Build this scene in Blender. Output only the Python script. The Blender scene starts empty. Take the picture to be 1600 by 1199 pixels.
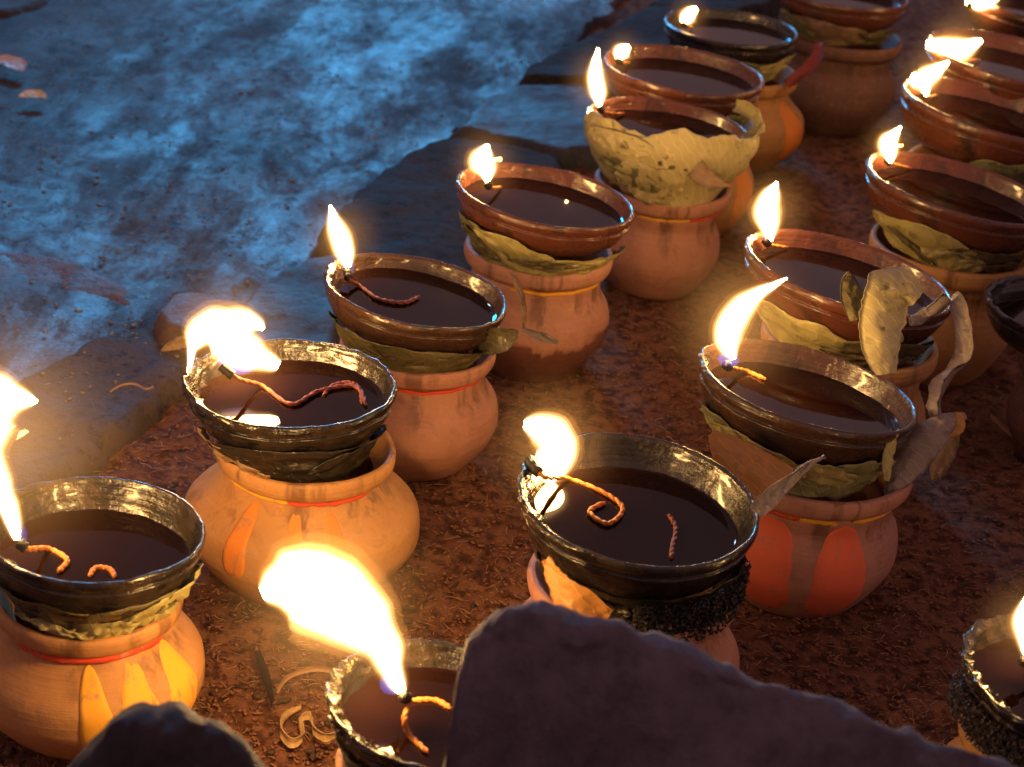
import bpy, bmesh, math, random
from mathutils import Vector, Matrix, noise
from math import sin, cos, tan, pi, radians

# ------------------------------------------------------------------ camera
S = bpy.context.scene
COL = S.collection
F_PX = 3000.0
PITCH, ROLL, CAM_H = radians(25.5), radians(6.0), 0.751
FWD = Vector((0, cos(PITCH), -sin(PITCH)))
X0, U0 = Vector((1, 0, 0)), Vector((0, sin(PITCH), cos(PITCH)))
RGT = X0 * cos(ROLL) + U0 * sin(ROLL)
UPV = U0 * cos(ROLL) - X0 * sin(ROLL)
CAM = Vector((0, 0, CAM_H))
cd = bpy.data.cameras.new('camera')
cam = bpy.data.objects.new('camera', cd); COL.objects.link(cam)
cd.lens = 36 * F_PX / 1600; cd.clip_start = .02; cd.clip_end = 400
cam.matrix_world = Matrix.Translation(CAM) @ Matrix((RGT, UPV, -FWD)).transposed().to_4x4()
cd.dof.use_dof = True; cd.dof.focus_distance = 1.36; cd.dof.aperture_fstop = 12
S.camera = cam

# ------------------------------------------------------------------ world, light, exposure
W = bpy.data.worlds.new('World'); S.world = W; W.use_nodes = True
bg = W.node_tree.nodes['Background']
bg.inputs[0].default_value = (.62, .36, .38, 1); bg.inputs[1].default_value = .39
def area(name, loc, target, sx, sy, power, color):
    l = bpy.data.lights.new(name, 'AREA'); l.shape = 'RECTANGLE'; l.size = sx; l.size_y = sy
    l.energy = power; l.color = color
    o = bpy.data.objects.new(name, l); COL.objects.link(o); o.location = loc
    o.rotation_euler = (Vector(target) - Vector(loc)).to_track_quat('-Z', 'Y').to_euler()
    return o
# the blue stage flood across the wet pavement, out of sight beyond the top of the picture
fl_ = area('blue_floodlight', (-1.0, 6.5, 2.1), (-.5, 2.0, 0), 1.0, .4, 15, (.018, .46, 1.0)); fl_.data.spread = radians(70)
# a cool street lamp farther off and higher, the glint seen on every wet rim
area('street_lamp_light', (-1.6, 9.0, 5.2), (0, 1.6, 0), (.5), .3, 22, (.50, .66, 1.0))
S.view_settings.view_transform = 'Standard'; S.view_settings.look = 'None'
S.view_settings.exposure = .32; S.view_settings.gamma = 1
S.render.engine = 'CYCLES'
S.cycles.use_denoising = True
S.cycles.sample_clamp_indirect = 3; S.cycles.max_bounces = 6
S.cycles.transparent_max_bounces = 24
S.cycles.use_adaptive_sampling = True; S.cycles.adaptive_threshold = .02

# ------------------------------------------------------------------ helpers
def ray(px, py):
    return FWD + RGT * ((px - 800) / F_PX) - UPV * ((py - 599.5) / F_PX)
def at_z(px, py, z):
    d = ray(px, py); return CAM + d * ((z - CAM_H) / d.z)
def at_d(px, py, t):
    return CAM + ray(px, py) * t
def depth(p): return (p - CAM).dot(FWD)
def nz(p, f=1., s=0.): return noise.noise(Vector((p[0] * f + s, p[1] * f - s * .7, p[2] * f + s * 1.3)))
def fr(p, f=1., s=0., o=4):
    return noise.fractal(Vector((p[0] * f + s, p[1] * f - s * .7, p[2] * f + s * 1.3)), 1.0, 2.0, o)
def sm(x): x = max(0., min(1., x)); return x * x * (3 - 2 * x)

def mesh_obj(name, verts, faces, mat=None, parent=None, smooth=True, loc=None):
    me = bpy.data.meshes.new(name); me.from_pydata([tuple(v) for v in verts], [], faces)
    if smooth: me.polygons.foreach_set('use_smooth', [True] * len(me.polygons))
    if mat: me.materials.append(mat)
    o = bpy.data.objects.new(name, me); COL.objects.link(o)
    if parent: o.parent = parent
    if loc: o.location = loc
    return o
def empty(name, loc=(0, 0, 0), rot=(0, 0, 0)):
    o = bpy.data.objects.new(name, None); COL.objects.link(o); o.empty_display_size = .02
    o.location = loc; o.rotation_euler = rot
    return o
def tag(o, label=None, cat=None, group=None, kind=None):
    if label: o['label'] = label
    if cat: o['category'] = cat
    if group: o['group'] = group
    if kind: o['kind'] = kind
    return o
def loc_mat(o):
    return Matrix.Translation(o.location) @ o.rotation_euler.to_matrix().to_4x4()
def to_local(o, pts):
    m = loc_mat(o).inverted(); return [m @ Vector(p) for p in pts]

def catmull(P, n):
    out = []; m = len(P)
    for i in range(m - 1):
        a, b, c, d = P[max(i - 1, 0)], P[i], P[i + 1], P[min(i + 2, m - 1)]
        for k in range(n):
            t = k / n
            out.append(tuple(.5 * ((2 * b[j]) + (c[j] - a[j]) * t + (2 * a[j] - 5 * b[j] + 4 * c[j] - d[j]) * t * t
                             + (3 * b[j] - a[j] - 3 * c[j] + d[j]) * t ** 3) for j in range(len(b))))
    out.append(tuple(P[-1])); return out

def tube(pts, radii, seg=10, ref=None, flat=1.0, closed=True):
    """swept tube; returns verts, faces"""
    V, Fc = [], []; n = len(pts); pts = [Vector(p) for p in pts]
    ref = Vector(ref) if ref else Vector((0.13, .21, 1)).normalized()
    for i, p in enumerate(pts):
        t = (pts[min(i + 1, n - 1)] - pts[max(i - 1, 0)]).normalized()
        a = ref - t * ref.dot(t)
        if a.length < 1e-4: a = Vector((1, 0, 0))
        a.normalize(); b = t.cross(a)
        for k in range(seg):
            th = 2 * pi * k / seg
            V.append(p + (a * cos(th) * flat + b * sin(th)) * radii[i])
    for i in range(n - 1):
        for k in range(seg):
            k2 = (k + 1) % seg
            Fc.append((i * seg + k, i * seg + k2, (i + 1) * seg + k2, (i + 1) * seg + k))
    if closed:
        Fc.append(tuple(range(seg - 1, -1, -1))); Fc.append(tuple((n - 1) * seg + k for k in range(seg)))
    return V, Fc

def cord(pts, r):
    """two-ply twisted cotton along the points, with a fuzzy uneven thickness"""
    P = catmull([tuple(p) for p in pts], 3); n = len(P); V, Fc = [], []
    for ply in (0, 1):
        Q = []
        for i, p in enumerate(P):
            t_ = (Vector(P[min(i + 1, n - 1)]) - Vector(P[max(i - 1, 0)])).normalized()
            a = t_.cross(Vector((.1, .2, 1))).normalized(); b = t_.cross(a); th = i * .42 + .5 * nz((i * .1, 0, 2), 1) + pi * ply
            Q.append(Vector(p) + (a * cos(th) + b * sin(th)) * r * .34)
        R = [r * .80 * (1 + .3 * nz((i * .35, ply * 7, 1), 1)) * min(1, .35 + min(i, n - 1 - i) * .1) for i in range(n)]
        v, f = tube(Q, R, 7); k = len(V); V += v; Fc += [tuple(q + k for q in g) for g in f]
    return V, Fc

def lathe(prof, seg=96, wob=0., seed=0., rough=0., zw=0.):
    """profile of (r, z) from the bottom axis point to the top axis point or rim"""
    V, Fc = [], []; rings = []
    for i, (r, z) in enumerate(prof):
        if r < 1e-6:
            rings.append([len(V)]); V.append(Vector((0, 0, z))); continue
        ring = []
        for k in range(seg):
            th = 2 * pi * k / seg; d = Vector((cos(th), sin(th), 0))
            rr = r * (1 + wob * nz(d + Vector((0, 0, z * 6)), 1.1, seed))
            if rough: rr += rough * fr((d.x * r, d.y * r, z), 60, seed, 3)
            zz = z + zw * nz(d, 1.3, seed + 4) + (rough * .6 * nz((d.x * r, d.y * r, z), 90, seed + 2) if rough else 0)
            ring.append(len(V)); V.append(Vector((d.x * rr, d.y * rr, zz)))
        rings.append(ring)
    for a, b in zip(rings, rings[1:]):
        if len(a) == 1 and len(b) == 1: continue
        for k in range(seg):
            k2 = (k + 1) % seg
            if len(a) == 1: Fc.append((a[0], b[k2], b[k]))
            elif len(b) == 1: Fc.append((a[k], a[k2], b[0]))
            else: Fc.append((a[k], a[k2], b[k2], b[k]))
    return V, Fc

# ------------------------------------------------------------------ materials
MATS = {}
class NT:
    def __init__(s, name):
        s.m = bpy.data.materials.new(name); s.m.use_nodes = True; s.t = s.m.node_tree
        s.t.nodes.clear(); s.out = s.n('ShaderNodeOutputMaterial'); s._co = None
    def n(s, kind, **kw):
        x = s.t.nodes.new(kind)
        for k, v in kw.items(): setattr(x, k, v)
        return x
    def l(s, a, b): s.t.links.new(a, b)
    def co(s):
        if not s._co: s._co = s.n('ShaderNodeTexCoord').outputs['Object']
        return s._co
    def noise(s, scale, detail=5, rough=.6, dist=0., vec=None, stretch=None):
        x = s.n('ShaderNodeTexNoise'); v = vec or s.co()
        if stretch:
            mp = s.n('ShaderNodeMapping'); mp.inputs['Scale'].default_value = stretch; s.l(v, mp.inputs[0]); v = mp.outputs[0]
        s.l(v, x.inputs['Vector']); x.inputs['Scale'].default_value = scale
        x.inputs['Detail'].default_value = detail; x.inputs['Roughness'].default_value = rough
        x.inputs['Distortion'].default_value = dist
        return x.outputs['Fac']
    def ramp(s, fac, stops):
        r = s.n('ShaderNodeValToRGB'); e = r.color_ramp.elements
        while len(e) < len(stops): e.new(.5)
        for q, (p, c) in zip(e, stops):
            q.position = p; q.color = (c, c, c, 1) if not hasattr(c, '__len__') else (*c, 1)
        s.l(fac, r.inputs[0]); return r.outputs[0]
    def mix(s, fac, a, b, mode='MIX'):
        x = s.n('ShaderNodeMix', data_type='RGBA', blend_type=mode)
        for sock, v in ((x.inputs[0], fac), (x.inputs[6], a), (x.inputs[7], b)):
            if isinstance(v, (int, float)): sock.default_value = v
            elif isinstance(v, tuple): sock.default_value = (*v, 1)
            else: s.l(v, sock)
        return x.outputs[2]
    def math(s, op, a, b=0.):
        x = s.n('ShaderNodeMath', operation=op, use_clamp=(op in ('ADD', 'SUBTRACT') and False))
        for sock, v in ((x.inputs[0], a), (x.inputs[1], b)):
            if isinstance(v, (int, float)): sock.default_value = v
            else: s.l(v, sock)
        return x.outputs[0]
    def bump(s, h, strength=.5, dist=.001, prev=None):
        b = s.n('ShaderNodeBump'); b.inputs['Strength'].default_value = strength
        b.inputs['Distance'].default_value = dist; s.l(h, b.inputs['Height'])
        if prev: s.l(prev, b.inputs['Normal'])
        return b.outputs[0]
    def bsdf(s, color, rough, normal=None, **kw):
        b = s.n('ShaderNodeBsdfPrincipled')
        for key, v in [('Base Color', color), ('Roughness', rough), ('Normal', normal)] + list(kw.items()):
            if v is None: continue
            key = key.replace('_', ' ')
            if isinstance(v, (int, float)): b.inputs[key].default_value = v
            elif isinstance(v, tuple): b.inputs[key].default_value = (*v, 1)
            else: s.l(v, b.inputs[key])
        s.l(b.outputs[0], s.out.inputs['Surface']); return b

def m_clay(name, c1, c2, stain=(.10, .045, .03), amount=.5, rough=.62, wet=0.):
    t = NT(name)
    a = t.noise(18, 5, .6); b = t.noise(160, 4, .6); c = t.noise(7, 4, .65, .4)
    col = t.mix(a, c1, c2)
    col = t.mix(t.math('MULTIPLY', t.ramp(c, [(.50, 0.), (.72, 1.)]), amount), col, stain)
    col = t.mix(t.math('MULTIPLY', t.ramp(b, [(.55, 0.), (.7, 1.)]), .25), col, (.55, .38, .28))
    col = t.mix(t.math('MULTIPLY', t.ramp(t.noise(45, 6, .75, .8), [(.52, 0.), (.66, 1.)]), .45), col, tuple(x * .62 for x in c1))
    sx2 = t.n('ShaderNodeSeparateXYZ'); t.l(t.co(), sx2.inputs[0])
    drip = t.ramp(t.noise(55, 3, .6, .2, stretch=(1, 1, .10)), [(.56, 0.), (.66, 1.)])
    low = t.math('ADD', sx2.outputs[2], t.math('MULTIPLY', t.noise(30, 2, .5, 0, stretch=(1, 1, .05)), .08))
    drip = t.math('MULTIPLY', t.math('MULTIPLY', drip, t.ramp(low, [(.105, 0.), (.125, 1.)])), .6)
    col = t.mix(drip, col, (.09, .035, .02))
    rings = t.noise(30, 3, .5, 0, stretch=(.25, .25, 14))
    n = t.bump(rings, .5, .0014); n = t.bump(t.noise(50, 6, .7), .4, .0016, n); n = t.bump(b, .5, .0008, n)
    if wet:
        sx = t.n('ShaderNodeSeparateXYZ'); t.l(t.co(), sx.inputs[0])
        w = t.math('ADD', sx.outputs[2], t.math('MULTIPLY', t.math('SUBTRACT', t.noise(22, 4, .6, .6), .5), .05))
        mask = t.ramp(w, [(wet - .002, 1.), (wet + .002, 0.)])
        col = t.mix(mask, col, t.mix(1., col, (.42, .36, .38), 'MULTIPLY'))
        rr = t.mix(mask, (rough,) * 3, (.13,) * 3)
        t.bsdf(col, rr, n, Coat_Weight=t.math('MULTIPLY', mask, .6), Coat_Roughness=.08)
    else:
        t.bsdf(col, t.mix(drip, t.ramp(a, [(.3, rough - .04), (.7, rough + .2)]), (.2,) * 3), n, Specular_IOR_Level=.35)
    MATS[name] = t.m; return t.m

def m_bowl(name, c1, c2, soot, soot_amt, rough=.24):
    """oiled clay; soot where the noise says so"""
    t = NT(name)
    a = t.noise(22, 5, .65); s1 = t.noise(26, 6, .7, .5); f = t.noise(240, 4, .6); g = t.noise(70, 4, .7)
    col = t.mix(a, c1, c2)
    lo = .75 - soot_amt * .6
    col = t.mix(t.ramp(s1, [(lo, 0.), (min(lo + .16, .99), 1.)]), col, soot)
    rings = t.noise(26, 3, .5, 0, stretch=(.3, .3, 22))
    n = t.bump(rings, .5, .0016); n = t.bump(g, .6, .0022, n); n = t.bump(f, .7, .0009, n)
    t.bsdf(col, t.ramp(s1, [(.3, rough - .08), (.7, rough + .22)]), n, Coat_Weight=.5, Coat_Roughness=.12)
    MATS[name] = t.m; return t.m

def m_leaf(name, c1, c2, spots=.5, rough=.5):
    t = NT(name)
    a = t.noise(28, 5, .6); b = t.noise(70, 3, .6); v = t.noise(40, 3, .5, 1.2, stretch=(1, 1, 5))
    wv = t.n('ShaderNodeTexWave', wave_type='BANDS', bands_direction='DIAGONAL'); t.l(t.co(), wv.inputs[0]); wv.inputs['Scale'].default_value = 55; wv.inputs['Distortion'].default_value = 5; wv.inputs['Detail'].default_value = 2; wv.inputs['Detail Scale'].default_value = 1.2
    vein = t.ramp(wv.outputs['Fac'], [(.0, 1.), (.10, 0.)])
    col = t.mix(a, c1, c2)
    col = t.mix(t.math('MULTIPLY', t.ramp(b, [(.60, 0.), (.68, 1.)]), spots), col, (c1[0] * .3, c1[1] * .27, c1[2] * .3))
    col = t.mix(t.math('MULTIPLY', vein, .35), col, tuple(min(1, x * 1.35) for x in c2))
    n = t.bump(v, .6, .0015); n = t.bump(vein, .5, .0006, n); n = t.bump(t.noise(200, 3), .3, .0005, n)
    p = t.bsdf(col, rough, n)
    tr = t.n('ShaderNodeBsdfTranslucent'); t.l(col, tr.inputs[0])
    mx = t.n('ShaderNodeMixShader'); mx.inputs[0].default_value = .22
    t.l(p.outputs[0], mx.inputs[1]); t.l(tr.outputs[0], mx.inputs[2]); t.l(mx.outputs[0], t.out.inputs['Surface'])
    MATS[name] = t.m; return t.m

def m_plain(name, color, rough=.5, bump_scale=0, bump=.5, dist=.001, **kw):
    t = NT(name); n = None; col = color
    if bump_scale:
        h = t.noise(bump_scale, 5, .65); n = t.bump(h, bump, dist)
        col = t.mix(h, tuple(x * .7 for x in color), tuple(min(1, x * 1.3) for x in color))
    t.bsdf(col, rough, n, **kw); MATS[name] = t.m; return t.m

def m_emit(name, color, strength, volume=False, fall=False):
    t = NT(name); e = t.n('ShaderNodeEmission'); e.inputs[0].default_value = (*color, 1); e.inputs[1].default_value = strength
    if fall:
        g = t.n('ShaderNodeTexGradient', gradient_type='SPHERICAL'); t.l(t.co(), g.inputs[0])
        t.l(t.math('MULTIPLY', t.math('POWER', g.outputs['Fac'], 2.6), strength), e.inputs[1])
    t.l(e.outputs[0], t.out.inputs['Volume' if volume else 'Surface'])
    MATS[name] = t.m; return t.m

clay_orange = m_clay('clay_orange', (.44, .20, .07), (.58, .30, .105), amount=.3)
clay_pink = m_clay('clay_pink', (.42, .18, .12), (.50, .25, .17), amount=.35)
clay_wet = m_clay('clay_wet_below', (.42, .18, .12), (.50, .25, .17), amount=.3, wet=.050)
clay_dull = m_clay('clay_dull', (.16, .075, .055), (.24, .12, .085), amount=.5)
bowl_black = m_bowl('bowl_black', (.026, .018, .014), (.055, .038, .022), (.008, .006, .006), .62, .20)
bowl_brown = m_bowl('bowl_brown', (.036, .017, .011), (.075, .034, .018), (.018, .011, .009), .48, .22)
bowl_red = m_bowl('bowl_red', (.085, .026, .015), (.13, .042, .024), (.022, .011, .008), .42, .20)
t = NT('oil'); t.bsdf((.009, .003, .002), .025, t.bump(t.noise(35, 2), .05, .0008), IOR=1.45, Specular_IOR_Level=.30)
oil_m = t.m
leaf_olive = m_leaf('leaf_olive', (.36, .31, .11), (.50, .43, .18), .4)
leaf_yellow = m_leaf('leaf_yellow', (.54, .46, .19), (.72, .62, .32), .8)
leaf_green = m_leaf('leaf_green', (.20, .20, .09), (.30, .28, .13))
leaf_dark = m_leaf('leaf_dark', (.10, .085, .04), (.19, .15, .06), .8)
leaf_char = m_leaf('leaf_charred', (.018, .014, .012), (.05, .038, .026), .5, .28)
leaf_tan = m_leaf('leaf_tan', (.33, .20, .11), (.42, .28, .17), .4)
leaf_orange = m_leaf('leaf_orange', (.50, .22, .05), (.58, .30, .09), .3)
leaf_ash = m_leaf('leaf_ash', (.22, .17, .15), (.36, .29, .26), .6)
char_m = m_plain('charred', (.014, .011, .012), .35, 300, .9, .002)
wick_m = m_plain('cotton_wick', (.62, .22, .05), .5, 400, .8, .0008, Specular_IOR_Level=.25)
wick_dark = m_plain('soaked_wick', (.24, .07, .035), .5, 400, .8, .0008, Specular_IOR_Level=.2)
wick_char = m_plain('wick_char', (.02, .015, .013), .5, 300, .9, .0015)
def m_paint(name, color):
    t = NT(name); a = t.noise(90, 6, .75, .4, stretch=(1, 1, .35)); b = t.noise(25, 4, .6)
    col = t.mix(b, tuple(x * .75 for x in color), tuple(min(1, x * 1.15) for x in color))
    col = t.mix(t.ramp(a, [(.56, 0.), (.66, .85)]), col, (.44, .22, .12))
    t.bsdf(col, t.ramp(b, [(.3, .5), (.7, .8)]), t.bump(a, .5, .0008), Specular_IOR_Level=.3); return t.m
paint_orange = m_paint('paint_orange', (.80, .26, .04))
paint_red2 = m_paint('paint_red_orange', (.85, .17, .08))
paint_yellow = m_paint('paint_yellow', (.85, .42, .04))
paint_red = m_paint('paint_red', (.66, .07, .03))
fiber_m = m_plain('straw', (.34, .19, .10), .6, 90, .4)
chip_m = m_plain('husk', (.26, .12, .065), .85, 90, .4, Specular_IOR_Level=.15)
flame_core = m_emit('flame_core', (1, .56, .18), 98)
flame_in = m_emit('flame_in', (1, .62, .26), 190, True)
flame_soft = m_emit('flame_edge', (1, .48, .14), 70, True)
flame_out = m_emit('flame_out', (1, .40, .08), 14, True)
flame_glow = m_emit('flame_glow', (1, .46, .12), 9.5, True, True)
flame_blue = m_emit('flame_blue', (.12, .22, 1), 45, True)

# ------------------------------------------------------------------ ground
t = NT('soil')
a = t.noise(9, 6, .65); b = t.noise(75, 6, .7); c = t.noise(320, 4, .7)
col = t.mix(t.ramp(a, [(.35, 0.), (.65, 1.)]), (.16, .066, .040), (.27, .125, .07))
col = t.mix(t.ramp(b, [(.40, 1.), (.55, 0.)]), col, (.07, .028, .018))
col = t.mix(t.ramp(c, [(.60, 0.), (.75, .5)]), col, (.40, .22, .13))
n = t.bump(b, .9, .005); n = t.bump(c, .8, .0016, n)
t.bsdf(col, t.ramp(b, [(.35, .8), (.6, .98)]), n, Specular_IOR_Level=.1); soil_m = t.m

# kerb line on the ground, from lower left to upper right of the picture
KA, KB = at_z(190, 690, .0), at_z(960, 20, .0)
KD = (KB - KA).normalized(); KN = Vector((-KD.y, KD.x, 0))       # KN points to the pavement side
t = NT('wet_concrete')
a = t.noise(2.2, 5, .6, .6); b = t.noise(11, 6, .68, .3); c = t.noise(60, 6, .7); d = t.noise(260, 3, .6)
st = t.noise(9, 7, .72, .4, stretch=(1.5, .55, 1))
f2 = t.noise(28, 8, .8, .3, stretch=(1.2, .7, 1)); pit = t.noise(120, 3, .6)
col = t.mix(b, (.022, .022, .028), (.052, .052, .060))
col = t.mix(t.ramp(a, [(.42, 0.), (.62, 1.)]), col, (.085, .076, .080))
col = t.mix(t.ramp(c, [(.30, 1.), (.42, 0.)]), col, (.03, .028, .035))
sx = t.n('ShaderNodeSeparateXYZ'); t.l(t.co(), sx.inputs[0])
kd = t.math('ADD', t.math('MULTIPLY', sx.outputs[0], KN.x), t.math('MULTIPLY', sx.outputs[1], KN.y))
kd = t.math('SUBTRACT', kd, KA.dot(KN))          # distance from the kerb, where the water gathers
near = t.ramp(t.math('ADD', kd, t.math('MULTIPLY', t.math('SUBTRACT', t.noise(1.7, 4), .5), .5)), [(.0, 1.), (.28, .85), (.62, .12)])
wet = t.mix(.5, t.ramp(t.noise(3.4, 7, .72, .5, stretch=(1.5, .5, 1)), [(.42, 1.), (.56, 0.)]), t.ramp(st, [(.42, 1.), (.58, 0.)]))
wet = t.math('MULTIPLY', wet, near)
wet = t.math('MULTIPLY', wet, t.ramp(f2, [(.38, .45), (.52, 1.)]))
col = t.mix(t.ramp(f2, [(.36, 1.), (.46, 0.)]), col, (.022, .020, .026))
col = t.mix(t.ramp(pit, [(.66, 0.), (.70, .8)]), col, (.20, .19, .20))
col = t.mix(t.ramp(pit, [(.30, 1.), (.34, 0.)]), col, (.012, .011, .014))
rgh = t.mix(wet, (.80,) * 3, (.25,) * 3)
n = t.bump(b, .35, .004); n = t.bump(f2, .5, .004, n); n = t.bump(c, .6, .003, n); n = t.bump(d, .5, .001, n)
t.bsdf(col, rgh, n, Specular_IOR_Level=t.mix(wet, (.2,) * 3, (1.,) * 3)); pave_m = t.m

def m_stone(name, c1, c2, rough=(.35, .75), spec=.5):
    t = NT(name)
    a = t.noise(12, 6, .65); b = t.noise(70, 6, .7); c = t.noise(280, 4, .7)
    col = t.mix(t.ramp(a, [(.35, 0.), (.65, 1.)]), c1, c2)
    col = t.mix(t.ramp(b, [(.32, 1.), (.48, 0.)]), col, tuple(x * .35 for x in c1))
    col = t.mix(t.ramp(c, [(.64, 0.), (.78, .5)]), col, (.40, .32, .30))
    n = t.bump(a, .5, .008); n = t.bump(b, .8, .004, n); n = t.bump(c, .6, .001, n)
    t.bsdf(col, t.ramp(a, [(.35, rough[0]), (.65, rough[1])]), n, Specular_IOR_Level=spec); return t.m
stone_grey = m_stone('stone_grey', (.026, .020, .020), (.055, .043, .040), (.7, .95), .15)
stone_wet = m_stone('stone_wet', (.026, .024, .030), (.055, .052, .062), (.35, .7))
stone_purple = m_stone('stone_purple', (.055, .038, .037), (.11, .078, .074), (.6, .9), .25)
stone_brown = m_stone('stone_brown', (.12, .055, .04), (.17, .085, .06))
def m_rock(name, c1, c2):
    t = NT(name); a = t.noise(7, 8, .7, .3); b = t.noise(38, 8, .75); c = t.noise(210, 4, .7)
    col = t.mix(t.ramp(a, [(.38, 0.), (.62, 1.)]), c1, c2)
    col = t.mix(t.ramp(b, [(.35, .6), (.5, 0.)]), col, tuple(x * .55 for x in c1))
    col = t.mix(t.ramp(c, [(.68, 0.), (.74, .5)]), col, (.45, .38, .38))
    n = t.bump(a, .8, .012); n = t.bump(b, 1., .006, n); n = t.bump(c, .7, .0012, n)
    t.bsdf(col, .8, n, Specular_IOR_Level=.35); return t.m
rock_m = m_rock('rock', (.10, .075, .095), (.19, .145, .17))
rock_shaded = m_rock('rock_shaded', (.035, .025, .032), (.07, .052, .06))  # darker copy of the rock colour, shade of the small rock painted in

def grid_sheet(name, xs, ys, zf, mat, kind='structure', label=None, keep=None):
    V, Fc = [], []; nx, ny = len(xs), len(ys)
    for y in ys:
        for x in xs: V.append((x, y, zf(x, y)))
    for j in range(ny - 1):
        for i in range(nx - 1):
            Fc.append((j * nx + i, j * nx + i + 1, (j + 1) * nx + i + 1, (j + 1) * nx + i))
    o = mesh_obj(name, V, Fc, mat); return tag(o, label, kind=kind)
def spaced(a, b, n, far):
    core = [a + (b - a) * i / n for i in range(n + 1)]
    return [a - far, a - far * .3, a - far * .06] + core + [b + far * .06, b + far * .3, b + far]
def soil_z(x, y):
    return .005 * fr((x, y, 0), 6, 3.1, 3) + .005 * fr((x, y, 0), 34, 9.2, 4)
grid_sheet('soil', spaced(-.75, 1.0, 330, 40), spaced(.75, 3.2, 430, 40), soil_z, soil_m,
           label='brown earth floor strewn with husk and straw under the pots')

def pave():
    V, Fc = [], []; nu, nv = 520, 300
    us = [-8, -3, -1.2] + [-1.0 + 4.6 * i / nu for i in range(nu)] + [4, 8, 30]
    vs = [0.0 + 1.9 * (j / nv) ** 1.1 for j in range(nv)] + [2.4, 5, 30]
    for j, v in enumerate(vs):
        for u in us:
            e = (.025 * nz((u, 0, 0), 9, 5) + .010 * fr((u, 0, 0), 40, 2, 3)) * max(0, 1 - v * 6)
            p = KA + KD * u + KN * (v + e)
            z = .014 + .003 * fr((p.x, p.y, 0), 3.2, 7, 3) + .0022 * fr((p.x, p.y, 0), 22, 1, 4)
            cr = abs(nz((p.x, p.y, 0), 2.2, 12) + .25 * nz((p.x, p.y, 0), 9, 2)); z -= .003 * sm(1 - cr * 60)
            if j == 0: z = -.01
            V.append((p.x, p.y, z))
    nx = len(us)
    for j in range(len(vs) - 1):
        for i in range(nx - 1):
            Fc.append((j * nx + i, j * nx + i + 1, (j + 1) * nx + i + 1, (j + 1) * nx + i))
    return tag(mesh_obj('pavement', V, Fc, pave_m), 'wet worn concrete pavement glowing blue', kind='structure')
pave()

def slab(name, poly, top, mat, parent=None, edge=.012, step=.004, bumpy=.004, seed=0.):
    """rough flat stone as a closed lump standing on the ground; poly in picture points of its top"""
    P = [at_z(x, y, top) for x, y in poly]; P = [Vector((p.x, p.y)) for p in P]
    cx = sum((p.x for p in P)) / len(P); cy = sum((p.y for p in P)) / len(P)
    x0, x1 = min(p.x for p in P) - .01, max(p.x for p in P) + .01
    y0, y1 = min(p.y for p in P) - .01, max(p.y for p in P) + .01
    def sd(x, y):
        best = 1e9; ins = False; q = Vector((x, y)); m = len(P)
        for i in range(m):
            a, b = P[i], P[(i + 1) % m]; ab = b - a
            tt = max(0, min(1, (q - a).dot(ab) / max(ab.length_squared, 1e-12)))
            best = min(best, (a + ab * tt - q).length)
            if (a.y > y) != (b.y > y) and x < (b.x - a.x) * (y - a.y) / (b.y - a.y) + a.x: ins = not ins
        return best if ins else -best
    nx, ny = int((x1 - x0) / step) + 2, int((y1 - y0) / step) + 2
    idx, V, Fc = {}, [], []
    for j in range(ny):
        for i in range(nx):
            x, y = x0 + i * step, y0 + j * step
            d = sd(x, y) + .006 * fr((x, y, 0), 25, seed, 3)
            if d < -.006: continue
            z = -.012 + (top + .012) * min(1, max(0, d / edge)) ** .38
            z += bumpy * fr((x, y, 0), 14, seed, 4) * min(1, max(0, d / .02))
            idx[(i, j)] = len(V); V.append((x - cx, y - cy, z))
    for (i, j), a in idx.items():
        q = [idx.get((i + 1, j)), idx.get((i + 1, j + 1)), idx.get((i, j + 1))]
        if None not in q: Fc.append((a, *q))
    o = mesh_obj(name, V, Fc, mat, parent); o.location = (cx, cy, 0); return o

kerb = tag(empty('kerb'), 'row of rough kerb stones between wet pavement and earth', kind='structure')
slab('stone', [(495, 345), (560, 285), (640, 226), (700, 208), (790, 222), (880, 240), (900, 320), (860, 420), (700, 440), (540, 420)], .034, stone_grey, kerb, seed=1)
slab('stone', [(705, 200), (745, 150), (810, 130), (905, 126), (960, 150), (960, 235), (890, 236), (790, 214)], .030, stone_wet, kerb, bumpy=.007, seed=2)
slab('stone', [(800, 122), (815, 100), (860, 74), (930, 44), (1012, 3), (1075, 5), (1065, 70), (985, 115), (905, 124)], .040, stone_grey, kerb, seed=3)
slab('stone', [(1000, 5), (1070, -35), (1160, -60), (1240, -50), (1220, 0), (1130, 25), (1075, 12)], .036, stone_grey, kerb, seed=4)
slab('stone', [(226, 486), (255, 455), (310, 446), (372, 470), (380, 515), (330, 535), (250, 515)], .034, stone_brown, kerb, bumpy=.002, seed=5)
slab('stone', [(40, 800), (130, 738), (210, 668), (288, 600), (330, 560), (250, 520), (140, 520), (20, 580), (-90, 680), (-90, 860)], .017, stone_purple, kerb, edge=.016, bumpy=.005, seed=6)
slab('stone', [(330, 520), (400, 430), (470, 395), (540, 400), (560, 460), (520, 560), (420, 600)], .022, stone_wet, kerb, bumpy=.008, seed=7)

mr = slab('shade_band', [(-60, 380), (60, 384), (160, 410), (236, 450), (215, 482), (110, 462), (20, 448), (-60, 450)], .018, stone_brown, None, edge=.02, bumpy=.006, seed=21)  # dark slab standing in for the shade of a gap in the pavement
tag(mr, 'dark low slab put in for the shaded step across the pavement at the left', kind='structure')

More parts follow.
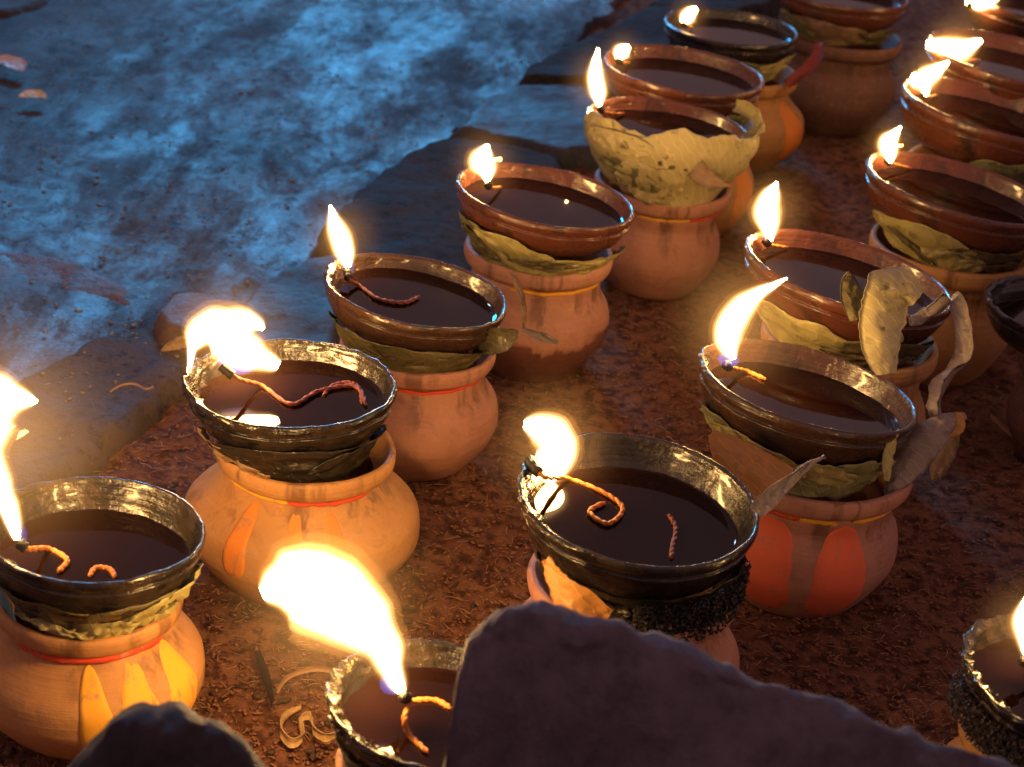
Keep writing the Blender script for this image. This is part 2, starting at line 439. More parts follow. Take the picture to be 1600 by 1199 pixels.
# far corner: dark folded mat on the pavement
m = slab('doormat', [(-160, 22), (-30, 26), (45, 16), (85, -2), (110, -40), (-160, -60)], .025, m_plain('mat_brown', (.045, .024, .02), .8, 120, .8, .002), edge=.02, seed=8)
tag(m, 'dark brown mat edge lying on the wet pavement, far left corner', 'mat')

# ------------------------------------------------------------------ pots
def prof_at(prof, z):
    for (r0, z0), (r1, z1) in zip(prof, prof[1:]):
        if min(z0, z1) <= z <= max(z0, z1) and abs(z1 - z0) > 1e-6:
            return r0 + (r1 - r0) * (z - z0) / (z1 - z0)
    return prof[-1][0]
def make_pot(cx, cy, rl, rb, zt, mat, seed, label, cat='pot', group='small clay pots carrying the lamps'):
    root = tag(empty('clay_pot', (cx, cy, -.003)), label, cat, group)
    rn = min(rl * .86, rb * .97)
    zb = zt * .42
    ctrl = [(rb * .50, .000), (rb * .66, .004), (rb * .84, zb * .42), (rb * .965, zb * .75), (rb, zb),
            (rb * .965, zb + (zt - zb) * .25), (rb * .86 * .6 + rn * .4, zb + (zt - zb) * .48), (rn * 1.02, zt * .80), (rn, zt * .835),
            (rl * .955, zt * .865), (rl, zt * .90), (rl * 1.015, zt * .955), (rl * 1.0, zt * .992), (rl * .965, zt), (rl * .92, zt * .985), (rn * .93, zt * .86), (rn * .93, zt * .80), (rb * .9, zb), (rb * .5, .01)]
    prof = [(0, 0)] + catmull(ctrl, 4) + [(0, .01)]
    V, Fc = lathe(prof, 96, .018, seed, .0004, .0012)
    mesh_obj('body', V, Fc, mat, root)
    root['_'] = 0; del root['_']
    return root, prof[:len(catmull(ctrl[:9], 4))], (rn, zt)
def ang(th): return th - pi / 2      # 0 faces the camera, + to the right
def band(root, r, z, a0, a1, mat, thick=.0022, name='painted_band', seed=0):
    P = [(cos(ang(a0 + (a1 - a0) * i / 40)) * (r + .0002), sin(ang(a0 + (a1 - a0) * i / 40)) * (r + .0002), z + .0012 * nz((i * .12, seed, 0), 1)) for i in range(41)]
    R = [thick * (.75 + .35 * nz((i * .3, 1, seed), 1)) * min(1, .3 + min(i, 40 - i) / 4) for i in range(41)]
    V, Fc = tube(P, R, 8); mesh_obj(name, V, Fc, mat, root)
def petal(root, prof, a, w, z0, z1, mat, lean=0., seed=0):
    """a brushed petal lying on the pot's wall"""
    V, Fc = [], []; nu, nv = 16, 28
    zs = lambda v: z0 + (z1 - z0) * v
    for side in (0, 1):
        for j in range(nv + 1):
            v = j / nv; z = zs(v); sh = (max(0., 1 - abs(2 * v - 1) ** 3.5)) ** .5 * (1 - .35 * v)
            for i in range(nu + 1):
                u = i / nu * 2 - 1
                th = ang(a + lean * (1 - v) + w * sh * u * (1 + .12 * nz((v * 3, u, seed), 1.5)))
                zz = z + .002 * nz((u * 2, v, seed), 2)
                edge = max(abs(u), abs(2 * v - 1)) ** 8
                r = prof_at(prof, max(.0005, min(zz, prof[-1][1] - .0003))) + .0014 - .0016 * edge * (1 if side == 0 else 0) - (.004 if side else 0)
                V.append((cos(th) * r, sin(th) * r, zz))
    m = (nu + 1) * (nv + 1)
    for s in (0, 1):
        for j in range(nv):
            for i in range(nu):
                q = (s * m + j * (nu + 1) + i, s * m + j * (nu + 1) + i + 1, s * m + (j + 1) * (nu + 1) + i + 1, s * m + (j + 1) * (nu + 1) + i)
                Fc.append(q if s == 0 else q[::-1])
    mesh_obj('painted_petal', V, Fc, mat, root)

# ------------------------------------------------------------------ lamp bowls
def bowl_profile(k=1.0, deep=.040):
    d = deep / .04
    c = [(.036, -.0405 * d), (.044, -.040 * d), (.052, -.037 * d), (.0605, -.031 * d), (.0665, -.0245 * d), (.0705, -.0170), (.0722, -.0125),
         (.0728, -.0105), (.0716, -.0094), (.0722, -.0082), (.0738, -.0068), (.0748, -.0045), (.0750, -.0022), (.0745, -.0004), (.0734, .0006), (.0722, .0002), (.0712, -.0014),
         (.0702, -.005), (.0682, -.010), (.0645, -.016 * d), (.057, -.023 * d), (.045, -.029 * d), (.02, -.032 * d)]
    return [(0, -.0405 * d)] + [(r * k, z * k) for r, z in catmull(c, 4)] + [(0, -.0325 * d * k)]
def inner_r(z, k, deep):
    d = deep / .04; T = [(.0712, -.0014), (.0702, -.005), (.0682, -.010), (.0645, -.016 * d), (.057, -.023 * d), (.045, -.029 * d), (.02, -.032 * d)]
    T = [(r * k, q * k) for r, q in T]
    for (r0, z0), (r1, z1) in zip(T, T[1:]):
        if z1 <= z <= z0: return r0 + (r1 - r0) * (z - z0) / (z1 - z0)
    return T[-1][0]

LAMPS = {}
def grime(V, k, amt, seed):
    out = []
    for v in V:
        a = math.atan2(v.y, v.x); w = max(0, cos(a - radians(188))) ** 2      # thickest where the wick lies
        rr = math.hypot(v.x, v.y); up = sm((v.z / k + .02) / .02)
        d = amt * (.35 + 1.6 * w) * (.3 + up) * (abs(fr(v, 95, seed, 3)) + .5 * fr(v, 220, seed, 2))
        n_ = Vector((v.x, v.y, 0)).normalized() if rr > 1e-5 else Vector()
        out.append(v + n_ * d * (1 if rr > .0715 * k else -1) + Vector((0, 0, d * .8 * up)))
    return out
def make_lamp(key, cx, cy, wpx, mat, label, tilt=0., pitch=0., oil=-.014, deep=.040, rough=.0005, seed=1., hfix=0., lit=True, ground=False):
    d = ray(cx, cy); kz = -d.z
    s = wpx * CAM_H / (kz * F_PX * .15 + .155 * wpx)     # size that puts a .15 bowl on a .155 high pot at this width
    s *= 1 + hfix
    if ground: s = 1.0
    zr = .155 * s if not ground else .0405
    P = at_z(cx, cy, zr)
    k = s
    root = tag(empty('oil_lamp', P, (radians(pitch), radians(tilt), 0)), label, 'oil lamp', 'clay oil lamps' if lit else None)
    V, Fc = lathe(bowl_profile(k, deep), 120, .012, seed, rough, .0016)
    mesh_obj('bowl', grime(V, k, rough * 1.9, seed), Fc, mat, root)
    r = inner_r(oil * k, k, deep) + .0006
    V, Fc = lathe([(0, oil * k), (r * .5, oil * k), (r * .94, oil * k), (r * .98, oil * k + .0002), (r + .0006, oil * k + .0011)], 96, .0, seed)
    mesh_obj('oil', V, Fc, oil_m, root)
    LAMPS[key] = dict(root=root, P=P, s=s, zr=zr, oil=oil * k, r=r, depth=depth(P))
    return LAMPS[key]

def flame(key, lobes, base, blue=None, glow=1.0, zbase=None, power=1.0, wick=None, dpt=None, wmat=None):
    """lobes: lists of (px, py, radius px) up the flame; base: picture point of the wick's tip"""
    L = LAMPS[key]; root = L['root']
    if dpt is None:
        tip = at_z(base[0], base[1], L['zr'] + .004 if zbase is None else zbase); dpt = depth(tip)
    tip = at_d(base[0], base[1], dpt)
    allp = []
    fl = None
    for n_l, lobe in enumerate(lobes):
        pts = catmull([tuple(map(float, q)) for q in lobe], 7)
        W3 = [at_d(x, y, dpt + (.003 * n_l)) for x, y, _ in pts]
        rad = [max(.0005, q[2] * dpt / F_PX) for q in pts]
        W3l = to_local(root, W3); ref = to_local(root, [root.location + FWD])[0]
        def lick(V, amt):
            return [v + Vector((nz(v, 90, 3), nz(v, 90, 8), nz(v, 90, 14))) * amt for v in V]
        wig = max(rad) * .09
        V, Fc = tube(W3l, [r * .74 for r in rad], 18, ref, .60)
        core = mesh_obj('flame' if fl is None else 'flame_tongue', lick(V, wig), Fc, flame_core, root if fl is None else fl)
        if fl is None: fl = core
        for sc_, ml, ex_ in ((1.02, flame_in, .5), (1.20, flame_soft, .9), (1.50, flame_out, 1.3)):
            ext = [W3l[0] + (W3l[0] - W3l[1]) * .6 * ex_] + W3l + [W3l[-1] + (W3l[-1] - W3l[-2]) * 1. * ex_]
            re = [rad[0] * .5 * sc_] + [r * sc_ + .0003 * ex_ for r in rad] + [rad[-1] * .3]
            V, Fc = tube(ext, re, 16, ref, .7)
            mesh_obj('flame_edge', lick(V, wig), Fc, ml, fl)
        allp += list(zip(W3l, rad))
    # added halo volume, imitates lens bloom round the flame
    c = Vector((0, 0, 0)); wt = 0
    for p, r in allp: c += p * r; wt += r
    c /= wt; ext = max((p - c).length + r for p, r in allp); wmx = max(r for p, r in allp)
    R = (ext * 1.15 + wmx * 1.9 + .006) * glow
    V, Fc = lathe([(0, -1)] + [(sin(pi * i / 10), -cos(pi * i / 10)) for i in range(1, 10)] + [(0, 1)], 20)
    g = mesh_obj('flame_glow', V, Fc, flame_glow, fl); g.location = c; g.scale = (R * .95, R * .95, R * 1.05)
    if blue:
        x, y, rx, ry = blue; p = to_local(root, [at_d(x, y, dpt - .002)])[0]
        b = mesh_obj('blue_base', V, Fc, flame_blue, fl); b.location = p
        b.scale = (rx * dpt / F_PX, rx * .7 * dpt / F_PX, ry * dpt / F_PX)
    # wick: from the tip down to the oil and along its surface
    if wick:
        zo = L['oil'] + .0016
        pts = []
        for (x, y, h) in wick:     # h: height over the rim (None = lies at the oil)
            if h is None:
                q = at_z(x, y, root.location.z + L['oil']); q = to_local(root, [q])[0]; q.z = zo
                rr = math.hypot(q.x, q.y)
                if rr > L['r'] * .95: q.x *= L['r'] * .95 / rr; q.y *= L['r'] * .95 / rr
            else:
                q = to_local(root, [at_z(x, y, root.location.z + h)])[0]
            pts.append(tuple(q))
        pts = catmull(pts, 8)
        V, Fc = cord(pts, .0016)
        w = mesh_obj('wick', V, Fc, wick_dark if wmat else wick_m, root)
        V, Fc = tube(pts[:7], [.0036 + .0012 * nz((i * .9, 3, 0), 1.3) for i in range(7)], 8)
        mesh_obj('charred_tip', V, Fc, wick_char, w)
    return fl

# ------------------------------------------------------------------ leaves
def leaf_patch(parent, a, half, zc, hh, rf, mat, seed, crumple=.0030, name='leaf', th=.0005, point=.65, slant=0.):
    """a leaf wrapped round a bowl: a = angle, half = half angle, zc/hh = middle and half height, rf(z) radius"""
    V, Fc = [], []; nu, nv = 40, 14
    for side in (0, 1):
        for j in range(nv + 1):
            v = j / nv * 2 - 1
            for i in range(nu + 1):
                u = i / nu * 2 - 1
                h = hh * (max(0., 1 - abs(u) ** 2.2)) ** (.36 if mat is leaf_yellow else point) * (1 + (.20 if mat is leaf_yellow else .36) * nz((u * 2.0, v, seed), 1.4) + .05 * nz((u * 9, v, seed), 1.4))
                z = zc + slant * u + h * v
                th_ = ang(a + half * u)
                r = rf(z) + crumple * (nz((u * 2.1, v * 1.1, seed), 1.5) + 1.5 * abs(nz((u * 2.4, v * 1.1, seed + 7), 1.3)) + .22 * abs(nz((u * 7, v * 3, seed + 3), 1.5)) - .4)
                r += .0012 * (1 - abs(v)) ** 3 + .003 * max(0, abs(u) - .8) / .2 * nz((seed, u, 0), 3)
                if side: r -= th
                V.append((cos(th_) * r, sin(th_) * r, z))
    m = (nu + 1) * (nv + 1)
    for s in (0, 1):
        for j in range(nv):
            for i in range(nu):
                q = (s * m + j * (nu + 1) + i, s * m + j * (nu + 1) + i + 1, s * m + (j + 1) * (nu + 1) + i + 1, s * m + (j + 1) * (nu + 1) + i)
                Fc.append(q if s == 0 else q[::-1])
    for i in range(nu):
        Fc.append((i + 1, i, m + i, m + i + 1)); q = nv * (nu + 1) + i; Fc.append((q, q + 1, m + q + 1, m + q))
    return mesh_obj(name, V, Fc, mat, parent)

def leaf_cup(key, label, specs, off=(0, 0), k=None):
    """specs: (angle deg, half deg, zc, hh, material, extra radius, slant, seed)"""
    L = LAMPS[key]; s = L['s']
    drop = {'E': 0}.get(key, .011) * s
    root = tag(empty('leaf_cup', Vector((L['P'].x, L['P'].y, L['zr'] - drop)), L['root'].rotation_euler), label, 'leaf cup', 'leaf cups under the lamps')
    def rf(z):
        z = (z - drop) / s
        T = [(.080, .03), (.0765, -.004), (.0745, -.012), (.0725, -.018), (.0685, -.026), (.0635, -.033), (.058, -.041), (.054, -.050), (.052, -.07)]
        for (r0, z0), (r1, z1) in zip(T, T[1:]):
            if z1 <= z <= z0: return (r0 + (r1 - r0) * (z - z0) / (z1 - z0)) * s
        return (T[0][0] if z > 0 else T[-1][0]) * s
    R = random.Random(specs[0][7]); extra = []
    for _ in range(2):
        b = R.choice(specs)
        extra.append((b[0] + R.uniform(-35, 35), R.uniform(12, 26), b[2] + R.uniform(-.004, .004), b[3] * R.uniform(.35, .6), R.choice([b[4], leaf_dark, leaf_green]) if b[4] not in (leaf_dark, leaf_char) else b[4], b[5] + R.uniform(-.001, .0035), R.uniform(-.009, .009), b[7] + 50 + R.random() * 9))
    for (a, half, zc, hh, mat, ex, sl, sd_) in specs + extra:
        hh *= 1.3 if key != 'E' else 1
        leaf_patch(root, radians(a), radians(half), zc * s, hh * s, (lambda z, ex=ex: rf(z) + ex * s), mat, sd_, slant=sl * s)
    return root

def ribbon(name, pts, widths, mat, parent=None, twist=0., side=None, curl=.3, seed=0., label=None, cat=None, thick=.0007, group=None, crumple=.002):
    """a strip of dry leaf along 3-D points; curled across, closed with thickness"""
    P = catmull([(*p, w) for p, w in zip(pts, widths)], 12); n = len(P); nv = 12
    o0 = Vector(P[0][:3]) if parent is None else Vector((0, 0, 0))
    side = Vector(side) if side else Vector((0, -.4, 1))
    V, Fc = [], []
    for s in (0, 1):
        for i, q in enumerate(P):
            p = Vector(q[:3]); w = max(q[3], .0004)
            tn = (Vector(P[min(i + 1, n - 1)][:3]) - Vector(P[max(i - 1, 0)][:3])).normalized()
            a = side - tn * side.dot(tn)
            a = a.normalized() if a.length > 1e-4 else Vector((1, 0, 0)); b = tn.cross(a)
            th = twist * i / n; c1, c2 = a * cos(th) + b * sin(th), b * cos(th) - a * sin(th)
            for j in range(nv + 1):
                v = j / nv * 2 - 1
                d = c1 * (v * w * (1 + crumple * 70 * nz((i * .3, 5 if v > 0 else 9, seed), 1.0) * (abs(v) ** 2))) + c2 * (curl * w * v * v + crumple * (nz((i * .15, v * 1.3, seed), 1.2) + 1.2 * abs(nz((i * .3, v * 2.6, seed + 3), 1.2)) - .08 * (1 - abs(v)) ** 4)) - c2 * (thick * s)
                V.append(p + d - o0)
    m = n * (nv + 1)
    for s in (0, 1):
        for i in range(n - 1):
            for j in range(nv):
                q = (s * m + i * (nv + 1) + j, s * m + i * (nv + 1) + j + 1, s * m + (i + 1) * (nv + 1) + j + 1, s * m + (i + 1) * (nv + 1) + j)
                Fc.append(q if s == 0 else q[::-1])
    for i in range(n - 1):
        for j, fl in ((0, 0), (nv, 1)):
            q, r = i * (nv + 1) + j, (i + 1) * (nv + 1) + j
            Fc.append((q, r, m + r, m + q) if fl else (r, q, m + q, m + r))
    if parent is not None: V = to_local(parent, V)
    o = mesh_obj(name, V, Fc, mat, parent)
    if parent is None: o.location = o0
    if label: tag(o, label, cat, group)
    return o

def crumbs(parent, pts_f, count, size, mat, name, seed):
    count = int(count * 1.8); size *= .58
    """many torn flakes joined into one stuff part"""
    R = random.Random(seed); V, Fc = [], []
    for _ in range(count):
        p, nrm = pts_f(R); s = size * R.uniform(.4, 1.3)
        a = Vector((R.gauss(0, 1), R.gauss(0, 1), R.gauss(0, 1))).normalized(); b = a.cross(Vector((R.gauss(0, 1), R.gauss(0, 1), R.gauss(0, 1)))).normalized()
        c = a.cross(b); k = len(V)
        for da, db, dc in ((1, 0, 0), (-.3, .8, 0), (-.6, -.7, .2), (0, 0, .8), (.1, .1, -.4)):
            V.append(Vector(p) + (a * da + b * db + c * dc) * s * R.uniform(.6, 1.2))
        Fc += [(k, k + 1, k + 3), (k + 1, k + 2, k + 3), (k + 2, k, k + 3), (k + 1, k, k + 4), (k + 2, k + 1, k + 4), (k, k + 2, k + 4)]
    o = mesh_obj(name, V, Fc, mat, parent, smooth=False); o['kind'] = 'stuff'; return o

# ------------------------------------------------------------------ the lamps, left row (front to back)
make_lamp('A', 148, 826, 345, bowl_black, 'black oily lamp at the left edge, its tall flame cut by the frame', 1, -2, -.020, .050, .0007, 1, -.0)
make_lamp('B', 456, 598, 325, bowl_black, 'sooty black lamp with a wide spreading flame on the big orange pot', -2, 0, -.014, .040, .0011, 2)
make_lamp('C', 652, 453, 288, bowl_brown, 'brown oil filled lamp with a thin upright flame and bluish shining rim', 6, -1, -.012, .038, .0006, 3)
make_lamp('D', 853, 305, 284, bowl_red, 'red brown lamp with a small square flame above yellow leaves and wet pot', 5, -1, -.012, .038, .0004, 4)
make_lamp('E', 1046, 196, 288, bowl_red, 'red brown lamp half hidden behind a tall yellow leaf cup', 3, 0, -.010, .038, .0004, 5, -.07)
make_lamp('G', 1069, 108, 256, bowl_red, 'red brown lamp directly behind the tall yellow leaf cup', 2, 0, -.012, .038, .0004, 6)
make_lamp('R', 1143, 42, 190, bowl_black, 'small dark lamp at the far end of the left row with a tiny flame', 0, 0, -.010, .038, .0004, 7, .08)
make_lamp('T', 1316, -14, 185, bowl_red, 'dark unlit lamp on a pale lipped pot at the top edge of the picture', 0, 0, -.012, .038, .0004, 8, .1, lit=False)
# right row
make_lamp('N', 688, 1098, 350, bowl_black, 'black lamp with the largest flame, partly behind the big foreground rock', 3, 0, -.018, .042, .0011, 9)
make_lamp('H', 999, 778, 380, bowl_black, 'wide dark lamp with a curled wick in its oil and a charred collar', 2, 4, -.019, .044, .0006, 10)
make_lamp('I', 1264, 602, 350, bowl_brown, 'brown lamp with a long crescent flame above green leaves and a red painted pot', 7, -4, -.014, .042, .0005, 11)
make_lamp('J', 1328, 424, 336, bowl_red, 'red brown lamp behind the standing dry leaf, flame at its left rim', 8, -2, -.012, .040, .0004, 12)
make_lamp('K', 1500, 292, 300, bowl_red, 'red brown lamp with small pointed flame, third up the right row', 7, -1, -.012, .040, .0004, 13)
make_lamp('L', 1556, 172, 300, bowl_red, 'red brown lamp on the right edge whose flame leans to the right', 7, -1, -.012, .040, .0004, 14)
make_lamp('M', 1592, 92, 290, bowl_red, 'red brown lamp behind the leaning flame, with a low wide flame', 5, 0, -.012, .040, .0004, 15)
make_lamp('Q', 1630, 8, 250, bowl_red, 'lamp in the top right corner on a brightly lit orange pot', 5, 0, -.012, .040, .0004, 16)
make_lamp('P', 1668, 480, 270, bowl_black, 'unlit dark lamp whose rim enters from the right edge', 0, 0, -.012, .040, .0004, 17, -.05, lit=False)
make_lamp('O', 1668, 1060, 330, bowl_black, 'crusted black lamp in the lower right corner', 4, 3, -.016, .042, .0010, 18)

def pot_under(key, dx, dy, rl, rb, mat, label, seed, zt=.110):
    L = LAMPS[key]; s = L['s']
    return make_pot(L['P'].x + dx, L['P'].y + dy, rl * s, rb * s, zt * s, mat, seed, label)
# pots: dx/dy shift of the pot's axis from the bowl's
pA = pot_under('A', -.004, .000, .0645, .082, clay_orange, 'clay pot with yellow painted petals and red band at the left edge', 1, .109)
pB = pot_under('B', .013, -.002, .065, .087, clay_orange, 'big round orange pot with painted stripes right behind the largest flame', 2, .112)
pC = pot_under('C', .004, .004, .064, .072, clay_pink, 'plain round clay pot with a thin red band, right of the big orange pot', 3)
pD = pot_under('D', -.001, .004, .062, .066, clay_wet, 'clay pot with a yellow band at its neck and oil soaked lower half', 4)
pE = pot_under('E', .002, .004, .062, .060, clay_pink, 'pink clay pot below the tall yellow leaf cup', 5, .104)
pG = pot_under('G', .012, .004, .064, .070, clay_orange, 'clay pot mostly hidden behind the tall yellow leaf cup', 6)
pR = pot_under('R', .016, .004, .068, .084, clay_orange, 'clay pot of the farthest left row lamp, painted with a red stripe', 7)
pT = pot_under('T', .008, .0, .070, .072, clay_dull, 'dull clay pot with a pale flared lip at the top edge', 8)
pN = pot_under('N', .0, .0, .066, .080, clay_orange, 'clay pot under the largest flame, hidden by the rock', 9)
pH = pot_under('H', .004, -.002, .066, .074, clay_pink, 'clay pot under the wide dark lamp, cut off by the big rock', 10, .102)
pI = pot_under('I', .014, -.002, .066, .066, clay_pink, 'clay pot with two broad red orange painted petals', 11, .106)
pJ = pot_under('J', .010, .0, .062, .064, clay_orange, 'orange lit pot behind the crescent flame', 12)
pK = pot_under('K', .004, .0, .064, .060, clay_orange, 'clay pot third up the right row with a raised neck ridge', 13)
pL = pot_under('L', .004, .0, .064, .066, clay_orange, 'clay pot on the right edge under the rightward leaning flame', 14)
pM = pot_under('M', .0, .0, .064, .066, clay_orange, 'clay pot behind the rightward leaning flame, nearly hidden', 15)
pQ = pot_under('Q', .0, .0, .064, .070, clay_orange, 'brightly lit orange pot in the top right corner', 16)
pP = pot_under('P', .022, .0, .056, .056, clay_dull, 'small dull pot just inside the right edge under the unlit lamp', 17)
pO = pot_under('O', .0, .0, .066, .076, clay_orange, 'orange clay pot under the crusted lamp in the lower right corner', 18)

def neck(p, f=1.0): rn, zt = p[2]; return rn * f + .0012, zt * .825
D = radians
r, z = neck(pA); band(pA[0], r, z, D(-40), D(75), paint_red, .0038)
for a, w, ln in ((14, .17, .15), (42, .24, -.12), (72, .24, -.2)): petal(pA[0], pA[1], D(a), w, .012, pA[2][1] * .79, paint_yellow, ln, a)
r, z = neck(pB); band(pB[0], r, z, D(-70), D(-2), paint_yellow, .0022, 'painted_band', 1); band(pB[0], r, z, D(-6), D(60), paint_red, .0026, 'painted_band', 2)
for a, w, z0, c in ((-28, .13, .038, paint_orange), (2, .12, .050, paint_orange), (25, .13, .022, paint_orange)): petal(pB[0], pB[1], D(a), w, z0, pB[2][1] * .79, c, .05, a)
r, z = neck(pC); band(pC[0], r, z, D(-20), D(75), paint_red, .002)
r, z = neck(pD); band(pD[0], r, z, D(-22), D(72), paint_yellow, .0024)
r, z = neck(pE); band(pE[0], r, z, D(-25), D(28), paint_yellow, .0020, 'painted_band', 3); band(pE[0], r, z, D(25), D(80), paint_red, .0026, 'painted_band', 4)
r, z = neck(pI); band(pI[0], r, z, D(-40), D(-12), paint_red, .003, 'painted_band', 5); band(pI[0], r, z, D(-14), D(12), paint_yellow, .0026, 'painted_band', 6); band(pI[0], r, z, D(22), D(80), paint_yellow, .0024, 'painted_band', 7)
for a, w in ((-30, .40), (18, .37)): petal(pI[0], pI[1], D(a), w, .010, pI[2][1] * .80, paint_red2, .0, a)
petal(pH[0], pH[1], D(18), .25, .04, pH[2][1] * .79, paint_orange, 0, 3)
petal(pR[0], pR[1], D(58), .30, .02, pR[2][1] * .79, paint_orange, 0, 4)
petal(pG[0], pG[1], D(60), .30, .02, pG[2][1] * .79, paint_orange, 0, 5)
petal(pO[0], pO[1], D(-66), .30, .03, pO[2][1] * .79, paint_orange, 0, 6)

# ------------------------------------------------------------------ flames and wicks
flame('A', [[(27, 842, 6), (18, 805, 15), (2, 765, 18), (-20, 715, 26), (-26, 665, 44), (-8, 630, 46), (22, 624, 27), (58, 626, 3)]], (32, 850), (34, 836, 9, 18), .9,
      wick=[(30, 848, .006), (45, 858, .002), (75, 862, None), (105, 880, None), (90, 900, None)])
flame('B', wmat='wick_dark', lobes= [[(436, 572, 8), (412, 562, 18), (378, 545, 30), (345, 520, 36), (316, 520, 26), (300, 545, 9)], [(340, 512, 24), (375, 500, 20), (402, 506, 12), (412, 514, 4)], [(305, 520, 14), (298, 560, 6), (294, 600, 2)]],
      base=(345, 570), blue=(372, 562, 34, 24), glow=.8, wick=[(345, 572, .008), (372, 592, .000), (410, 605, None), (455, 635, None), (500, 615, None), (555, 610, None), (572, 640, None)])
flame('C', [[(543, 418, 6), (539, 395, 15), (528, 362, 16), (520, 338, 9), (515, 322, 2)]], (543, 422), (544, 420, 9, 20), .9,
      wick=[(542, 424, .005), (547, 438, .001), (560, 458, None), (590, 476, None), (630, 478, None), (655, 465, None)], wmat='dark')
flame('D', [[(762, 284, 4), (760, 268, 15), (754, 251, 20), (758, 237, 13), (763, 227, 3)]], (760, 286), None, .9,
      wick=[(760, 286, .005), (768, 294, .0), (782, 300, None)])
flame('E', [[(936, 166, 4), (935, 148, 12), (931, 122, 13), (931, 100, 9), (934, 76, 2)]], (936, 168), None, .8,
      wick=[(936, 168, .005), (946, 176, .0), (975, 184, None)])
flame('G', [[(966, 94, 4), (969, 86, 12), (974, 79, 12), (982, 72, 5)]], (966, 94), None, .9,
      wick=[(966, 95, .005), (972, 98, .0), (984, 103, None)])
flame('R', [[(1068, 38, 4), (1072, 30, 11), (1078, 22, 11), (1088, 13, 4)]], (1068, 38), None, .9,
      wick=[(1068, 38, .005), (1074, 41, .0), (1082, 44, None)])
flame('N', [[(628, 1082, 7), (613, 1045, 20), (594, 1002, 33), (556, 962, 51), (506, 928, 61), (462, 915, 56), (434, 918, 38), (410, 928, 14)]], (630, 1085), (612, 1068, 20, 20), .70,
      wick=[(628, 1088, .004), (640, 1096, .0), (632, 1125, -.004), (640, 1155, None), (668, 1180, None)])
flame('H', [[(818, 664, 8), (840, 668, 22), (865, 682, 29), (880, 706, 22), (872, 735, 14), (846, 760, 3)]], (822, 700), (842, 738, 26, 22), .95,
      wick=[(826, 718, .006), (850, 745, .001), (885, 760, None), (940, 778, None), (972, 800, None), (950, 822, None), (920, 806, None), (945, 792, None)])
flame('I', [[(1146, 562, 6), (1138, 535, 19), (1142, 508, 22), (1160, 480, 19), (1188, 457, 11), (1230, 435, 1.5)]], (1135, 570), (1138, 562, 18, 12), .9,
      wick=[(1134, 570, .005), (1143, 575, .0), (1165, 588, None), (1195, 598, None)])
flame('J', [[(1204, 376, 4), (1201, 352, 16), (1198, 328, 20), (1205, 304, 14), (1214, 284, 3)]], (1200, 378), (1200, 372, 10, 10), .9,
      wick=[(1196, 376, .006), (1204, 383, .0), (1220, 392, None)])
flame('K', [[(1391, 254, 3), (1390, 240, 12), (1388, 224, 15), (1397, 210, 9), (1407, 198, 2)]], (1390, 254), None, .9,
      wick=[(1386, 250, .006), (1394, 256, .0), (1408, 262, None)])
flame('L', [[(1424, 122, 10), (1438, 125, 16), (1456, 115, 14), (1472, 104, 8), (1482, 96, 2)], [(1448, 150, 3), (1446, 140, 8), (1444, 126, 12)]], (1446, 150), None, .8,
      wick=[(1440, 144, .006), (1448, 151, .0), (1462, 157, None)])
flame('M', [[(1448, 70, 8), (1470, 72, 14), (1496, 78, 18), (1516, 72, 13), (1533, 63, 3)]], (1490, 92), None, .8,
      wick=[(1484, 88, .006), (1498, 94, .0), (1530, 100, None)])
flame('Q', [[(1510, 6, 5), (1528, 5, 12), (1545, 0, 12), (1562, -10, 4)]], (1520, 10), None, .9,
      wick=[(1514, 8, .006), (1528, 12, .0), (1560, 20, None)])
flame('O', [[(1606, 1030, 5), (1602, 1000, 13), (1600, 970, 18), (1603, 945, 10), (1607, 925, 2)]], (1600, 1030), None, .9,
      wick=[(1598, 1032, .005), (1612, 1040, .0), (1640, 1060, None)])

def loose_wick(key, pts, mat=None):
    L = LAMPS[key]; root = L['root']; out = []
    for x, y in pts:
        q = to_local(root, [at_z(x, y, root.location.z + L['oil'])])[0]; out.append((q.x, q.y, L['oil'] + .0006))
    V, Fc = cord(catmull(out, 8), .0016)
    mesh_obj('wick', V, Fc, mat or wick_dark, root)
loose_wick('H', [(1044, 806), (1056, 825), (1052, 850), (1050, 868)])
loose_wick('N', [(640, 1098), (680, 1096), (705, 1108)], wick_m)
loose_wick('B', [(505, 622), (520, 606), (545, 602), (562, 612), (566, 636)])
loose_wick('A', [(140, 905), (150, 890), (172, 892), (180, 905)], wick_m)

# ------------------------------------------------------------------ leaf cups between bowl and pot
leaf_cup('A', 'oily dark leaf cup with shining yellow edge at the left frame edge', [(40, 45, -.026, .012, leaf_dark, .001, .004, 1), (68, 34, -.022, .011, leaf_olive, .003, .004, 2), (-20, 60, -.030, .014, leaf_dark, .001, 0, 3), (20, 24, -.034, .007, leaf_olive, .004, .003, 31)])
leaf_cup('B', 'blackened leaf cup under the sooty lamp on the big orange pot', [(10, 70, -.026, .013, leaf_char, .001, 0, 4), (60, 40, -.028, .012, leaf_char, .003, .002, 5), (-42, 36, -.030, .008, leaf_tan, .002, -.006, 6)])
leaf_cup('C', 'thin dark leaf cup under the bluish rimmed lamp', [(10, 60, -.026, .011, leaf_dark, .001, 0, 7), (40, 40, -.029, .010, leaf_dark, .002, .003, 8), (-50, 35, -.026, .010, leaf_dark, .002, 0, 9)])
leaf_cup('D', 'yellow green leaf cup under the lamp with the small square flame', [(-45, 45, -.024, .013, leaf_green, .001, -.002, 10), (-14, 34, -.022, .011, leaf_olive, .004, -.009, 11), (34, 52, -.028, .008, leaf_olive, .003, .003, 12), (50, 38, -.023, .006, leaf_olive, .005, .003, 32)])
